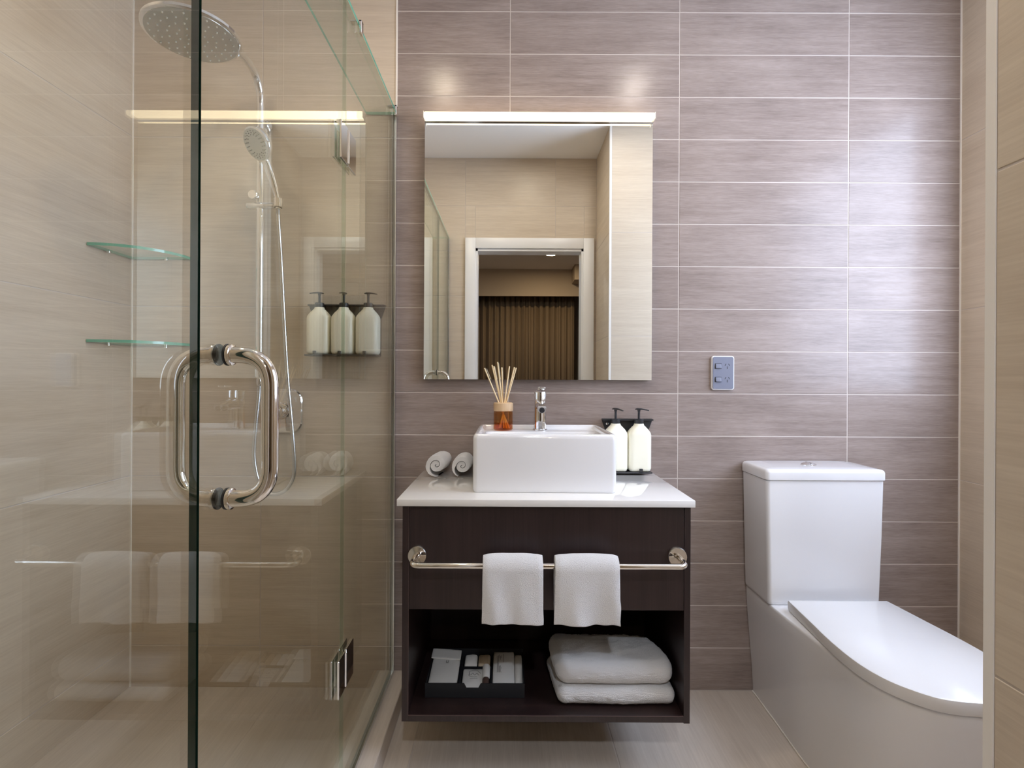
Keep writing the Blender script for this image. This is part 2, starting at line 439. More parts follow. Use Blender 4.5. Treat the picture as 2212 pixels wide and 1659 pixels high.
# ------------------------------------------------------------------ ceiling lights
def downlight(x, y, z, label, lens='lamp', r=0.038):
    t = thing('downlight', label, 'downlight', (x, y, z - 0.006))
    one('lens', lens, t, lathe, [(r, -0.0045), (r, -0.001)], (x, y, z), smooth=0)
    one('ring', 'door_paint', t, lambda bm: loft(bm, [[(x + rr * math.cos(2 * PI * k / 32), y + rr * math.sin(2 * PI * k / 32), zz) for k in range(32)] for rr, zz in ((r + 0.001, z - 0.0005), (r + 0.001, z - 0.006), (r + 0.010, z - 0.005), (r + 0.013, z - 0.0005))], False, False))
    return t
downlight(-0.33, -0.80, ZC, 'recessed ceiling light in front of the mirror, shower side')
downlight(0.62, -0.80, ZC, 'recessed ceiling light in front of the toilet', 'lamp_toilet')
downlight(-0.90, -0.95, ZC, 'recessed ceiling light over the shower', 'lamp_shower')
downlight(0.13, -1.20, ZC, 'added ceiling fill light just inside the doorway', 'fill_door')  # lamp added as fill for the door wall, cabinet front and floor

# ------------------------------------------------------------------ bedroom behind the doorway (seen in the mirror)
ZB = 2.45
slab('wall_bedroom', 'brown papered wall of the room beyond the doorway',
     [(-1.7, 2.4, -5.35, -5.25, 0, ZB), (-1.8, -1.7, -5.35, YD - 0.1, 0, ZB), (2.3, 2.4, -5.35, YD - 0.1, 0, ZB)], 'wall_brown')
slab('wall_bulkhead', 'brown papered pelmet wall hanging above the curtain', [(-1.7, 2.3, -4.80, -4.75, 2.12, ZB)], 'wall_brown')
slab('wall_partition', 'back side of the bathroom wall', [(-1.7, XL - 0.1, YD - 0.1, YD, 0, ZB), (XR + 0.1, 2.3, YD - 0.1, YD, 0, ZB)], 'wall_brown')
slab('ceiling_bedroom', 'shaded ceiling of the room beyond the doorway', [(-1.8, 2.4, -5.35, YD - 0.1, ZB, ZB + 0.08)], 'bed_ceiling')
slab('floor_bedroom', 'brown carpet of the room beyond the doorway', [(-1.8, 2.4, -5.35, YD - 0.1, -0.08, -0.002)], 'carpet')
tag(one('wall_duct', 'wall_brown', None, box, 0.77, 2.3, -4.75, -4.45, 2.27, ZB, smooth=0), 'boxed-in duct below the ceiling beyond the doorway', kind='structure')
downlight(0.45, -3.95, ZB, 'glowing round ceiling light reflected in the mirror', 'lamp_bed', 0.055)

downlight(0.12, -2.75, ZB, 'added unseen fill light in the passage outside the doorway', 'fill_hall', 0.055)  # unseen lamp added to brighten towels, floor and pan from the front

def curtain(x0, x1, label, seed):
    rng = random.Random(seed); bm = B(); cols = []; x = x0; ph = 0.0; n = int((x1 - x0) / 0.008)
    t = thing('curtain', label, 'curtain', ((x0 + x1) / 2, -5.0, 0.01))
    amp = [0.028 + 0.018 * rng.random() for _ in range(200)]
    for i in range(n + 1):
        ph = i * 0.008 / 0.075 * 2 * PI + 0.8 * math.sin(i * 0.05 + seed)
        k = int(ph / (2 * PI)) % 200
        cols.append((x0 + i * 0.008, amp[k] * math.sin(ph) + 0.012 * math.sin(2 * ph + k)))
    f = lambda z: [(x, -5.0 + y * (0.55 + 0.45 * (2.4 - z) / 2.4), z) for x, y in cols]
    for z0, z1 in ((0.02, 1.2), (1.2, 2.36)):
        a = [bm.verts.new(p) for p in f(z0)]; b = [bm.verts.new(p) for p in f(z1)]
        for i in range(n): bm.faces.new((a[i], a[i + 1], b[i + 1], b[i]))
    bmesh.ops.remove_doubles(bm, verts=bm.verts[:], dist=1e-5)
    o = obj('drape', bm, 'drape', t, smooth=60)
    md = o.modifiers.new('thick', 'SOLIDIFY'); md.thickness = 0.003
    one('curtain_track', 'black', t, box, x0, x1, -5.012, -4.988, 2.365, 2.40, smooth=0)
curtain(-1.55, 0.84, 'long brown pleated curtain reflected in the mirror', 2)
curtain(0.90, 1.9, 'drawn-back brown curtain edge reflected beside the door frame', 5)

# ------------------------------------------------------------------ mirror and strip light
mr = thing('mirror', 'large frameless rectangular mirror on the taupe wall', 'mirror', (0.101, -0.011, 1.097))
one('mirror_pane', 'mirror', mr, box, -0.298, 0.500, -0.0215, -0.0175, 1.097, 1.997, smooth=0)
one('backing', 'mirror_edge', mr, box, -0.297, 0.499, -0.0172, -0.0005, 1.098, 1.996, smooth=0)
ml = thing('mirror_light', 'glowing strip light along the top edge of the mirror', 'light', (0.101, -0.03, 1.99))
one('diffuser', 'led', ml, box, -0.296, 0.498, -0.056, -0.0245, 2.0020, 2.0185, r=0.004, seg=3)
one('housing', 'darkchrome', ml, box, -0.298, 0.500, -0.0300, -0.0218, 1.9965, 2.0016, smooth=0)
for x in (-0.2985, 0.4985):
    one('end_cap', 'trim', ml, box, x, x + 0.002, -0.057, -0.024, 1.9965, 2.019, smooth=0)

# ------------------------------------------------------------------ vanity
CT, CB = 0.773, 0.754                       # worktop top and underside
ct = one('vanity_worktop', 'stone', None, box, -0.301, 0.506, -0.452, -0.001, CB, CT, r=0.0015, seg=2)
tag(ct, 'white quartz vanity worktop under the basin', 'worktop')
vc = thing('vanity_cabinet', 'dark wenge wall-hung vanity cabinet with an open shelf', 'cabinet', (0.105, -0.22, 0.166))
VX0, VX1, VF, VZ = -0.287, 0.497, -0.440, 0.166
one('side_panel', 'wenge', vc, box, VX0, VX0 + 0.0165, VF, -0.002, VZ, CB - 0.001, smooth=0)
one('side_panel', 'wenge', vc, box, VX1 - 0.0165, VX1, VF, -0.002, VZ - 0.002, CB - 0.001, smooth=0)
one('bottom_panel', 'wenge', vc, box, VX0 + 0.0168, VX1 - 0.0168, VF, -0.002, VZ, VZ + 0.0165, smooth=0)
one('back_panel', 'wenge', vc, box, VX0 + 0.0168, VX1 - 0.0168, -0.014, -0.003, VZ + 0.017, CB - 0.002, smooth=0)
one('drawer_front', 'wenge', vc, box, VX0 + 0.0185, VX1 - 0.0175, VF, VF + 0.018, 0.471, CB - 0.002, r=0.0008, seg=1, smooth=0)
one('drawer_box', 'wenge', vc, box, VX0 + 0.030, VX1 - 0.030, VF + 0.0185, -0.03, 0.485, 0.70, smooth=0)
one('edge_band', 'wenge_edge', vc, box, VX0 + 0.0165, VX0 + 0.0178, VF - 0.0006, VF + 0.002, VZ + 0.0165, CB - 0.002, smooth=0)
one('edge_band', 'wenge_edge', vc, box, VX0 + 0.0178, VX1 - 0.0170, VF - 0.0006, VF + 0.002, VZ + 0.0160, VZ + 0.0172, smooth=0)

# towel rail on the drawer front
RY, RZ = -0.502, 0.612
tr = thing('towel_rail', 'polished nickel towel rail fixed to the vanity drawer', 'towel rail', (0.105, VF, RZ))
path = fillet([(-0.249, VF - 0.006, RZ + 0.006), (-0.251, RY, RZ), (0.466, RY, RZ), (0.464, VF - 0.006, RZ + 0.006)], 0.022, 8)
one('bar', 'nickel', tr, tube, path, 0.0080, 16, smooth=50)
for x in (-0.246, 0.460):
    one('rosette', 'nickel', tr, lathe, [(0.0265, 0.0), (0.0265, 0.006), (0.0245, 0.009), (0.010, 0.0095), (0.0095, 0.018)], (x, VF - 0.0002, 0.619), (0, -1, 0), 32)

# hand towels over the rail
def hand_towel(x0, x1, zb, label, spread, seed):
    bm = B(); loops = []; ns = 64
    T = 0.017
    for i in range(ns + 1):
        s = i / ns; x = x0 + (x1 - x0) * s
        nz = noise.noise(Vector((s * 3.1, seed, 0.3)))
        top = RZ + 0.030 + 0.003 * math.sin(s * PI) + 0.002 * nz
        mid = []
        # centre line from the back hem, over the rail, to the front hem
        zb2 = zb + 0.02
        bl = []
        for k in range(9): bl.append((RY + 0.021, zb2 + (RZ - 0.004 - zb2) * k / 8))  # back
        for k in range(1, 8):
            a = PI * k / 8; bl.append((RY + 0.021 * math.cos(a), RZ - 0.004 + (top - 0.0085 - RZ + 0.004) * math.sin(a)))
        for k in range(57): bl.append((RY - 0.021, RZ - 0.004 + (zb - RZ + 0.004) * k / 56))
        out, inn = [], []
        for k, (y, z) in enumerate(bl):
            y0, z0 = bl[max(k - 1, 0)]; y1, z1 = bl[min(k + 1, len(bl) - 1)]
            d = Vector((y1 - y0, z1 - z0)).normalized(); nrm = Vector((-d.y, d.x))
            f = max(0, (RZ - z) / (RZ - zb)) if k > 15 else 0
            wob = 0.006 * f * noise.noise(Vector((s * 4 + seed, z * 9, 1))) + 0.004 * f * math.sin(s * 9 + seed)
            xx = (x0 + x1) / 2 + (x - (x0 + x1) / 2) * (1 + spread * f) + 0.002 * noise.noise(Vector((z * 30, seed, s)))
            th = T * 0.5 * (0.35 if k in (0, len(bl) - 1) else 1.0) * (0.72 + 0.28 * min(1, min(s, 1 - s) * 14))
            j = 0.0016 * noise.noise(Vector((s * 46, z * 300, seed))) + 0.0010 * noise.noise(Vector((s * 110, z * 700, seed + 4)))
            hem = 0.004 * noise.noise(Vector((s * 5, seed * 2.0, 7))) * f
            out.append((xx, y + wob + nrm.x * (th + j), z + nrm.y * (th + j) + hem)); inn.append((xx, y + wob - nrm.x * th, z - nrm.y * th + hem))
        loops.append(out + inn[::-1])
    loft(bm, loops)
    return tag(obj('hand_towel', bm, 'terry', smooth=80), label, 'towel', 'hand towels on the vanity rail')
hand_towel(-0.0645, 0.0900, 0.470, 'white hand towel hung on the rail above the black amenity tray', 0.02, 3.0)
hand_towel(0.1220, 0.2860, 0.468, 'white hand towel hung on the rail above the folded bath towels', 0.035, 8.0)

# bath towels folded on the shelf
SH = VZ + 0.0168
def warp_top(p):
    q = p.copy(); f = max(0.0, (p.y + 0.40) / 0.20)
    n1 = noise.noise(p * 9.0); n2 = noise.noise(p * 45.0); n3 = noise.noise(p * 160.0)
    if p.z > 0.27: q.z += 0.010 * n1 + 0.0025 * n2 - 0.010 * f * (0.5 + 0.5 * math.sin((p.x - 0.12) * 9)) + 0.012 * (0.48 - p.x) / 0.36 * f
    q.x += 0.005 * n1 + 0.0016 * n2 - 0.030 * f * max(0, (p.x - 0.30) / 0.18) ** 2 - 0.015 * f * max(0, (0.30 - p.x) / 0.18)
    q.y += 0.006 * n1 + 0.0018 * n2
    q += Vector((n3, noise.noise(p * 150 + Vector((5, 1, 2))), 0)) * 0.0008
    n4 = noise.noise(p * 330.0)
    return q + Vector((0.4 * n4, n4, n4 if p.z > 0.25 else 0)) * 0.0016
bm = B(); softbox(bm, 0.140, 0.473, -0.398, -0.205, SH + 0.0525, SH + 0.1255, 0.034, 64, warp_top)
tag(obj('bath_towel', bm, 'terry', smooth=80), 'thick white folded bath towel, upper one of two on the vanity shelf', 'towel', 'folded bath towels on the shelf')
def warp_low(p):
    n1 = noise.noise(p * 8.0 + Vector((3, 3, 3))); n2 = noise.noise(p * 45.0); q = p.copy()
    q.x += 0.005 * n1 + 0.0016 * n2; q.y += 0.004 * n1 + 0.0016 * n2
    if p.x < 0.16: q.x -= 0.020 * max(0, (p.y + 0.38) / 0.18)
    n4 = noise.noise(p * 330.0)
    return q + Vector((noise.noise(p * 160.0), noise.noise(p * 150 + Vector((5, 1, 2))), 0)) * 0.0008 + Vector((0.4 * n4, n4, 0)) * 0.0014
bm = B(); softbox(bm, 0.139, 0.474, -0.402, -0.20, SH + 0.0004, SH + 0.0515, 0.0245, 64, warp_low)
tag(obj('bath_towel', bm, 'terry', smooth=80), 'white folded bath towel, lower one of two on the vanity shelf', 'towel', 'folded bath towels on the shelf')

# amenity tray
tx0, tx1, ty0, ty1 = -0.236, 0.050, -0.360, -0.180
ty = thing('amenity_tray', 'black amenity tray with compartments and a notched front on the vanity shelf', 'tray', ((tx0 + tx1) / 2, (ty0 + ty1) / 2, SH + 0.0004))
tz = SH + 0.0006
one('tray_floor', 'tray', ty, box, tx0, tx1, ty0, ty1, tz, tz + 0.003, smooth=0)
def notched(bm):
    zt = tz + 0.041; a, b = tx0 + 0.112, tx0 + 0.160
    pr = [(tx0, tz + 0.0032), (tx1, tz + 0.0032), (tx1, zt), (b, zt), (b - 0.007, zt - 0.013), (a + 0.007, zt - 0.013), (a, zt), (tx0, zt)]
    loft(bm, [[(x, ty0, z) for x, z in pr], [(x, ty0 + 0.003, z) for x, z in pr]])
one('front_wall', 'tray', ty, notched, smooth=0)
one('back_wall', 'tray', ty, box, tx0, tx1, ty1 - 0.003, ty1, tz + 0.0032, tz + 0.052, smooth=0)
for x in (tx0, tx1 - 0.003): one('side_wall', 'tray', ty, box, x, x + 0.003, ty0 + 0.0032, ty1 - 0.0032, tz + 0.0032, tz + 0.041, smooth=0)
for x in (-0.140, -0.048): one('divider', 'tray', ty, box, x, x + 0.003, ty0 + 0.0032, ty1 - 0.0032, tz + 0.0032, tz + 0.036, smooth=0)
one('divider', 'tray', ty, box, -0.1366, -0.0484, -0.262, -0.259, tz + 0.0032, tz + 0.036, smooth=0)

def packet(name, x0, x1, y0, y1, zf, zb, th, label, mat='paper', cat='packet', puff=0.004):
    """paper packet lying in the tray, tipped up towards the back"""
    t = thing(name, label, cat, ((x0 + x1) / 2, y0, zf))
    bm = B()
    def w(p):
        f = (p.y - y0) / (y1 - y0); e = math.sin(PI * (p.x - x0) / (x1 - x0)) * math.sin(PI * min(1, max(0, f)))
        return Vector((p.x, p.y, p.z + (zb - zf) * f + (puff * e if p.z > zf + th * 0.4 else 0) + 0.0015 * noise.noise(p * 60)))
    softbox(bm, x0, x1, y0, y1, zf, zf + th, th * 0.45, 10, w)
    obj('wrapper', bm, mat, t, smooth=60); return t
def marks(parent, segs, mat='ink', r=0.0006):
    """printed strokes: thin flat ribbons laid on the paper"""
    bm = B()
    for pts in segs:
        pts = [Vector(p) for p in pts]
        for a, b in zip(pts, pts[1:]):
            d = (b - a); s = Vector((-d.y, d.x, 0)).normalized() * r
            bm.faces.new([bm.verts.new(q) for q in (a - s, b - s, b + s, a + s)])
    return obj('print', bm, mat, parent, smooth=0)
zf = tz + 0.020
p1 = packet('paper_pouch', -0.2305, -0.146, -0.352, -0.196, zf, zf + 0.018, 0.012, 'white paper pouch with a folded flap in the amenity tray')
bm = B()
def wf(p): return Vector((p.x + 0.004 * math.sin(p.x * 90), p.y - 0.010 * (p.x + 0.2305) / 0.085, p.z + 0.0165 * (p.y + 0.352) / 0.156))
softbox(bm, -0.2325, -0.1430, -0.236, -0.188, zf + 0.0145, zf + 0.0185, 0.0018, 8, wf)
obj('flap', bm, 'paper', p1, smooth=60)
marks(p1, [[(-0.186, -0.262, zf + 0.0295), (-0.186, -0.250, zf + 0.031)], [(-0.180, -0.262, zf + 0.0295), (-0.180, -0.250, zf + 0.031)], [(-0.186, -0.262, zf + 0.0295), (-0.180, -0.262, zf + 0.0295)]])
packet('soap_packet', -0.132, -0.093, -0.250, -0.200, tz + 0.022, tz + 0.030, 0.014, 'small pale wrapped soap at the back of the amenity tray')
packet('soap_packet', -0.090, -0.053, -0.250, -0.200, tz + 0.022, tz + 0.030, 0.014, 'small tan wrapped soap at the back of the amenity tray', 'paper_tan')
p2 = packet('shower_cap_sachet', -0.133, -0.064, -0.352, -0.270, tz + 0.012, tz + 0.026, 0.010, 'white square sachet with a line emblem in the tray notch', puff=0.003)
cz = lambda y: tz + 0.0262 + 0.014 * (y + 0.352) / 0.082
ring = [(-0.098 + (0.017 + 0.002 * math.cos(5 * a)) * math.cos(a), -0.298 + 0.014 * math.sin(a)) for a in [PI * 2 * k / 40 for k in range(34)]]
marks(p2, [[(x, y, cz(y)) for x, y in ring], [(x, -0.300 + 0.005 * math.sin((x + 0.118) * 520), cz(-0.300)) for x in [-0.113 + 0.001 * k for k in range(30)]], [(-0.110, -0.318, cz(-0.318)), (-0.088, -0.318, cz(-0.318))]])
tb = thing('lotion_tube', 'small white lotion tube with a brown cap leaning in the tray', 'tube', (-0.062, -0.30, tz + 0.03))
one('tube_body', 'paper', tb, lathe, [(0.0105, 0.0), (0.0115, 0.004), (0.0115, 0.042), (0.0095, 0.045)], (-0.0630, -0.318, tz + 0.031), (0, 0.94, 0.34), 20)
one('cap', 'brown_cap', tb, lathe, [(0.0095, 0.0), (0.0108, 0.002), (0.0108, 0.022), (0.009, 0.024)], (-0.0630, -0.3185, tz + 0.0305), (0, -0.94, -0.34), 20)
p3 = packet('paper_sachet', -0.0435, 0.0215, -0.352, -0.196, tz + 0.020, tz + 0.040, 0.011, 'long white paper sachet with small print in the amenity tray')
zz = lambda y: tz + 0.0345 + 0.020 * (y + 0.352) / 0.156
marks(p3, [[(-0.030 + 0.003 * k, -0.300, zz(-0.300)), (-0.030 + 0.003 * k, -0.225 + 0.004 * (k % 3), zz(-0.225))] for k in range(5)] + [[(-0.012, -0.30, zz(-0.3)), (-0.012, -0.215, zz(-0.215))]], r=0.0005)
p4 = packet('clear_sachet', 0.0225, 0.0455, -0.352, -0.205, tz + 0.018, tz + 0.036, 0.009, 'narrow crumpled sachet beside the long paper sachet in the tray', puff=0.006)

# ------------------------------------------------------------------ basin, tap
bx0, bx1, by0, by1, bz0, bz1 = -0.102, 0.311, -0.366, -0.030, CT + 0.0005, 0.941
bs = thing('basin', 'white rectangular ceramic countertop basin', 'basin', ((bx0 + bx1) / 2, (by0 + by1) / 2, bz0))
def basin(bm):
    rr = lambda i, z, r=0.014: rrect(bx0 + i, bx1 - i, by0 + i, by1 - i, z, max(0.004, r))
    bowl = lambda i, z, r: rrect(bx0 + 0.030 + i, bx1 - 0.030 - i, by0 + 0.018 + i * 0.8, by1 - 0.098 - i * 0.8, z, r)
    L = [rr(0.004, bz0, 0.012), rr(0.001, bz0 + 0.004), rr(0.0, bz0 + 0.01), rr(0.0, bz1 - 0.014), rr(0.001, bz1 - 0.007), rr(0.0035, bz1 - 0.0022), rr(0.0065, bz1),
         rr(0.0125, bz1), rr(0.0150, bz1 - 0.002, 0.010), rr(0.0165, bz1 - 0.008, 0.010), rr(0.0185, bz1 - 0.0135, 0.010), rr(0.023, bz1 - 0.015, 0.012),
         bowl(-0.004, bz1 - 0.0155, 0.022), bowl(0.0, bz1 - 0.018, 0.024), bowl(0.003, bz1 - 0.025, 0.025), bowl(0.012, bz1 - 0.075, 0.03), bowl(0.022, bz1 - 0.105, 0.035), bowl(0.045, bz1 - 0.118, 0.04), bowl(0.08, bz1 - 0.121, 0.02)]
    loft(bm, L)
one('bowl', 'ceramic', bs, basin, smooth=45)
one('overflow_ring', 'chrome', bs, lathe, [(0.010, 0.0), (0.010, 0.003), (0.007, 0.004), (0.0065, 0.001)], (0.107, by1 - 0.103, bz1 - 0.042), (0, -1, 0.12), 20)
one('waste', 'chrome', bs, lathe, [(0.022, 0.0), (0.022, 0.002), (0.016, 0.004)], (0.107, -0.24, bz1 - 0.1205), (0, 0, 1), 24)
LZ = bz1 - 0.0148                            # tap ledge
tp = thing('basin_mixer', 'chrome single-lever mixer tap on the basin ledge', 'tap', (0.107, -0.078, LZ))
ax, ay = 0.107, -0.078
one('base_ring', 'chrome', tp, lathe, [(0.0255, 0.0), (0.0255, 0.003), (0.0235, 0.005)], (ax, ay, LZ), n=32)
one('tap_body', 'chrome', tp, lathe, [(0.0212, 0.005), (0.0205, 0.06), (0.0205, 0.098), (0.0212, 0.100)], (ax, ay, LZ), n=32)
one('cartridge', 'chrome', tp, lathe, [(0.0200, 0.1008), (0.0200, 0.126), (0.0185, 0.130)], (ax, ay, LZ), n=32)
one('spout', 'chrome', tp, tube, [(ax, ay + 0.005, LZ + 0.083), (ax, ay - 0.04, LZ + 0.084), (ax, ay - 0.085, LZ + 0.081), (ax, ay - 0.103, LZ + 0.078)], [0.0165, 0.0160, 0.0150, 0.0145], 24, smooth=50)
one('aerator', 'dark', tp, lathe, [(0.0085, 0.0), (0.0085, 0.003)], (ax, ay - 0.1035, LZ + 0.0735), (0, -0.9, -0.45), 20)
one('lever', 'chrome', tp, lambda bm: softbox(bm, ax - 0.013, ax + 0.013, ay - 0.082, ay + 0.018, LZ + 0.1305, LZ + 0.1375, 0.0032, 8, lambda p: Vector((p.x, p.y, p.z + 0.10 * (ay + 0.018 - p.y)))), smooth=50)

# ------------------------------------------------------------------ reed diffuser
rx, ry = -0.018, -0.085
rd = thing('reed_diffuser', 'amber glass reed diffuser with a pale wooden collar on the basin', 'diffuser', (rx, ry, LZ))
R0 = 0.0325
one('bottle', 'amber', rd, lathe, [(R0 - 0.004, 0.0006), (R0, 0.004), (R0, 0.060), (R0 - 0.003, 0.064)], (rx, ry, LZ), n=36)
one('oil', 'amber_oil', rd, lathe, [(R0 - 0.005, 0.004), (R0 - 0.003, 0.006), (R0 - 0.003, 0.026)], (rx, ry, LZ), n=36)
one('collar', 'oak', rd, lathe, [(R0 - 0.002, 0.0642), (R0 + 0.0005, 0.066), (R0 + 0.0005, 0.091), (R0 - 0.003, 0.093), (0.009, 0.093), (0.009, 0.0915)], (rx, ry, LZ), n=36)
for tx, tyy, h in ((-0.064, -0.01, 0.209), (-0.062, 0.012, 0.203), (-0.039, 0.00, 0.220), (-0.033, 0.014, 0.216), (-0.020, -0.012, 0.230), (-0.006, 0.012, 0.212), (0.020, -0.006, 0.216), (0.037, 0.010, 0.213), (0.043, -0.004, 0.211)):
    s = 0.08
    one('reed', 'reed', rd, cyl, (rx - tx * 0.32, ry - tyy * 0.4, LZ + 0.007), (rx + tx, ry + tyy, LZ + h), 0.0023, n=8)

# ------------------------------------------------------------------ soap dispensers
def bottle(cx, cy, z0, label, group, nozzle):
    t = thing('soap_dispenser', label, 'dispenser', (cx, cy, z0), group)
    def body(bm):
        rr = lambda w, d, z, r: rrect(cx - w / 2, cx + w / 2, cy - d / 2, cy + d / 2, z0 + z, r, 6)
        loft(bm, [rr(0.064, 0.046, 0.0, 0.010), rr(0.072, 0.054, 0.003, 0.014), rr(0.0785, 0.060, 0.011, 0.018), rr(0.0785, 0.060, 0.124, 0.018), rr(0.0755, 0.058, 0.132, 0.02), rr(0.064, 0.052, 0.142, 0.022),
                  rr(0.048, 0.044, 0.151, 0.021), rr(0.036, 0.036, 0.157, 0.0178), rr(0.032, 0.032, 0.163, 0.0158)])
    one('bottle_body', 'cream', t, body, smooth=60)
    one('collar', 'black', t, lathe, [(0.0150, 0.1634), (0.0158, 0.165), (0.0158, 0.177), (0.0130, 0.179), (0.0055, 0.1795)], (cx, cy, z0), n=24)
    pm = one('pump_stem', 'black', t, lathe, [(0.0040, 0.1797), (0.0040, 0.203), (0.0058, 0.210)], (cx, cy, z0), n=16)
    d = Vector(nozzle).normalized(); s = Vector((-d.y, d.x, 0))
    def head(bm):
        c = Vector((cx, cy, z0 + 0.2105)); lp = []
        for f, w, h in ((-0.013, 0.006, 0.0035), (-0.006, 0.0085, 0.006), (0.008, 0.0075, 0.006), (0.024, 0.0045, 0.0045), (0.034, 0.0032, 0.0036)):
            dz = -0.004 * max(0, f / 0.034) ** 2
            lp.append([c + d * f + s * (w * math.cos(a)) + Vector((0, 0, dz + h * (0.5 + 0.5 * math.sin(a)))) for a in [2 * PI * k / 12 for k in range(12)]])
        loft(bm, lp)
    one('pump_head', 'black', pm, head, smooth=50)
    return t
def rack(x0, x1, zt, zb, xs, label):
    t = thing('dispenser_rack', label, 'rack', ((x0 + x1) / 2, -0.002, zb))
    def plate(bm):
        pr = [(x0, zt), (x0, zt - 0.008), (x0 + 0.016, zt - 0.05), (x0 + 0.016, zb), (x1 - 0.016, zb), (x1 - 0.016, zt - 0.05), (x1 - 0.001, zt - 0.008), (x1, zt)]
        loft(bm, [[(x, -0.0006, z) for x, z in pr], [(x, -0.006, z) for x, z in pr]])
    one('back_plate', 'black', t, plate, smooth=0)
    one('top_flange', 'black', t, box, x0, x1, -0.0225, -0.0063, zt - 0.006, zt - 0.001, smooth=0)
    one('base_ledge', 'black', t, box, x0 + 0.008, x1 - 0.016, -0.074, -0.0063, zb - 0.001, zb + 0.004, r=0.001, seg=1, smooth=0)
    for x in xs: one('front_tab', 'black', t, box, x - 0.006, x + 0.006, -0.0755, -0.0725, zb + 0.0042, zb + 0.016, r=0.001, seg=1, smooth=0)
    one('screw', 'chrome', t, lathe, [(0.0045, 0), (0.0045, 0.0015), (0.003, 0.0022)], (x0 + 0.018, -0.0062, zt - 0.018), (0, -1, 0), 14)
    return t
rack(0.330, 0.507, 0.961, 0.7795, (0.452,), 'black two-bottle soap rack on the wall beside the basin')
GV = 'soap dispensers beside the basin'
bottle(0.371, -0.041, 0.784, 'cream soap dispenser half hidden behind the basin', GV, (0.55, -0.8, 0))
bottle(0.4515, -0.041, 0.784, 'cream soap dispenser on the vanity, clear of the basin', GV, (1, -0.25, 0))
rack(-0.705, -0.436, 1.358, 1.176, (-0.662, -0.577, -0.492), 'black three-bottle soap rack on the shower wall')
GS = 'soap dispensers in the shower'
bottle(-0.657, -0.041, 1.1805, 'cream soap dispenser in the shower rack, farthest from the glass screen', GS, (-0.8, -0.7, 0))
bottle(-0.5725, -0.041, 1.1805, 'cream soap dispenser in the middle of the shower rack', GS, (-0.1, -1, 0))
bottle(-0.488, -0.041, 1.1805, 'cream soap dispenser in the shower rack, next to the glass screen', GS, (1, -0.3, 0))

# ------------------------------------------------------------------ rolled towels
def rolled(cx, y0, ln, r, label, seed, lean):
    bm = B(); loops = []; turns = 2.1; n = 84; T = r * 0.40
    ny = 12
    for j in range(ny + 1):
        f = j / ny; y = y0 + ln * f
        e = 0.90 + 0.10 * min(1, f * 5, (1 - f) * 5)
        out, inn = [], []
        for k in range(n + 1):
            a = 2 * PI * turns * k / n; rad = r * 0.10 + (r * e - r * 0.10) * k / n
            ang = a + seed
            ob = 1 + 0.05 * math.cos(2 * ang + seed) + 0.04 * noise.noise(Vector((math.cos(ang) * 1.5, math.sin(ang) * 1.5, seed + f)))
            ro, ri = rad * ob, (rad - T * 0.84 * min(1, (n - k) / 9 + 0.05)) * ob
            if ri < 0.001: ri = 0.001
            jit = 0.0009 * noise.noise(Vector((k * 0.8, y * 160, seed)))
            yy = y + (0.006 * (1 - k / n) - 0.002) * (1 if f < 0.5 else -1)
            P = lambda q: (cx + lean * (y - y0) + q * math.cos(ang), yy, max(CT + 0.0012, CT + r * 0.93 + q * 0.95 * math.sin(ang)))
            out.append(P(ro + jit)); inn.append(P(ri))
        loops.append(out + inn[::-1])
    loft(bm, loops)
    return tag(obj('rolled_towel', bm, 'terry', smooth=80), label, 'towel', 'rolled face towels on the vanity')
rolled(-0.2385, -0.128, 0.112, 0.0440, 'white rolled face towel at the outer end of the worktop', 4.15, 0.12)
rolled(-0.1535, -0.126, 0.110, 0.0410, 'white rolled face towel touching the side of the basin', 3.75, 0.05)

# ------------------------------------------------------------------ power outlet
po = thing('power_outlet', 'grey double power outlet with white surround above the toilet', 'outlet', (0.755, 0, 1.064))
one('surround', 'outlet_edge', po, lambda bm: loft(bm, [[(x, -y, z) for x, z, _ in rrect(0.715 + i, 0.795 - i, 1.064 + i, 1.184 - i, 0, 0.009 - i)] for i, y in ((0, 0.0004), (0, 0.007), (0.0015, 0.0085))]), smooth=30)
one('plate', 'outlet', po, lambda bm: loft(bm, [[(x, -y, z) for x, z, _ in rrect(0.7185 + i, 0.7915 - i, 1.0675 + i, 1.1805 - i, 0, 0.007 - i)] for i, y in ((0, 0.0087), (0, 0.0102), (0.0008, 0.0108))]), smooth=30)
for zc in (1.148, 1.101):
    one('rocker', 'outlet', po, lambda bm: softbox(bm, 0.7275, 0.7475, -0.0150, -0.0109, zc - 0.008, zc + 0.008, 0.0015, 6, lambda p: Vector((p.x, p.y - 0.12 * (zc - p.z), p.z))), smooth=40)
    one('rocker_gap', 'dark', po, box, 0.7260, 0.7490, -0.01095, -0.0108, zc - 0.0095, zc + 0.0095, smooth=0)
    sk = one('socket_slot', 'dark', po, lambda bm: box(bm, 0.7680, 0.7702, -0.01098, -0.0108, zc - 0.010, zc - 0.001), smooth=0)
    for sx in (-1, 1):
        bm = B(); c = Vector((0.7691 + sx * 0.0062, -0.01094, zc + 0.005)); d = Vector((sx * 0.5, 0, -0.86)); s = Vector((0.86, 0, sx * 0.5))
        bm.faces.new([bm.verts.new(c + d * u * 0.004 + s * v * 0.0011) for u, v in ((-1, -1), (1, -1), (1, 1), (-1, 1))])
        obj('socket_slot', bm, 'dark', po, smooth=0)

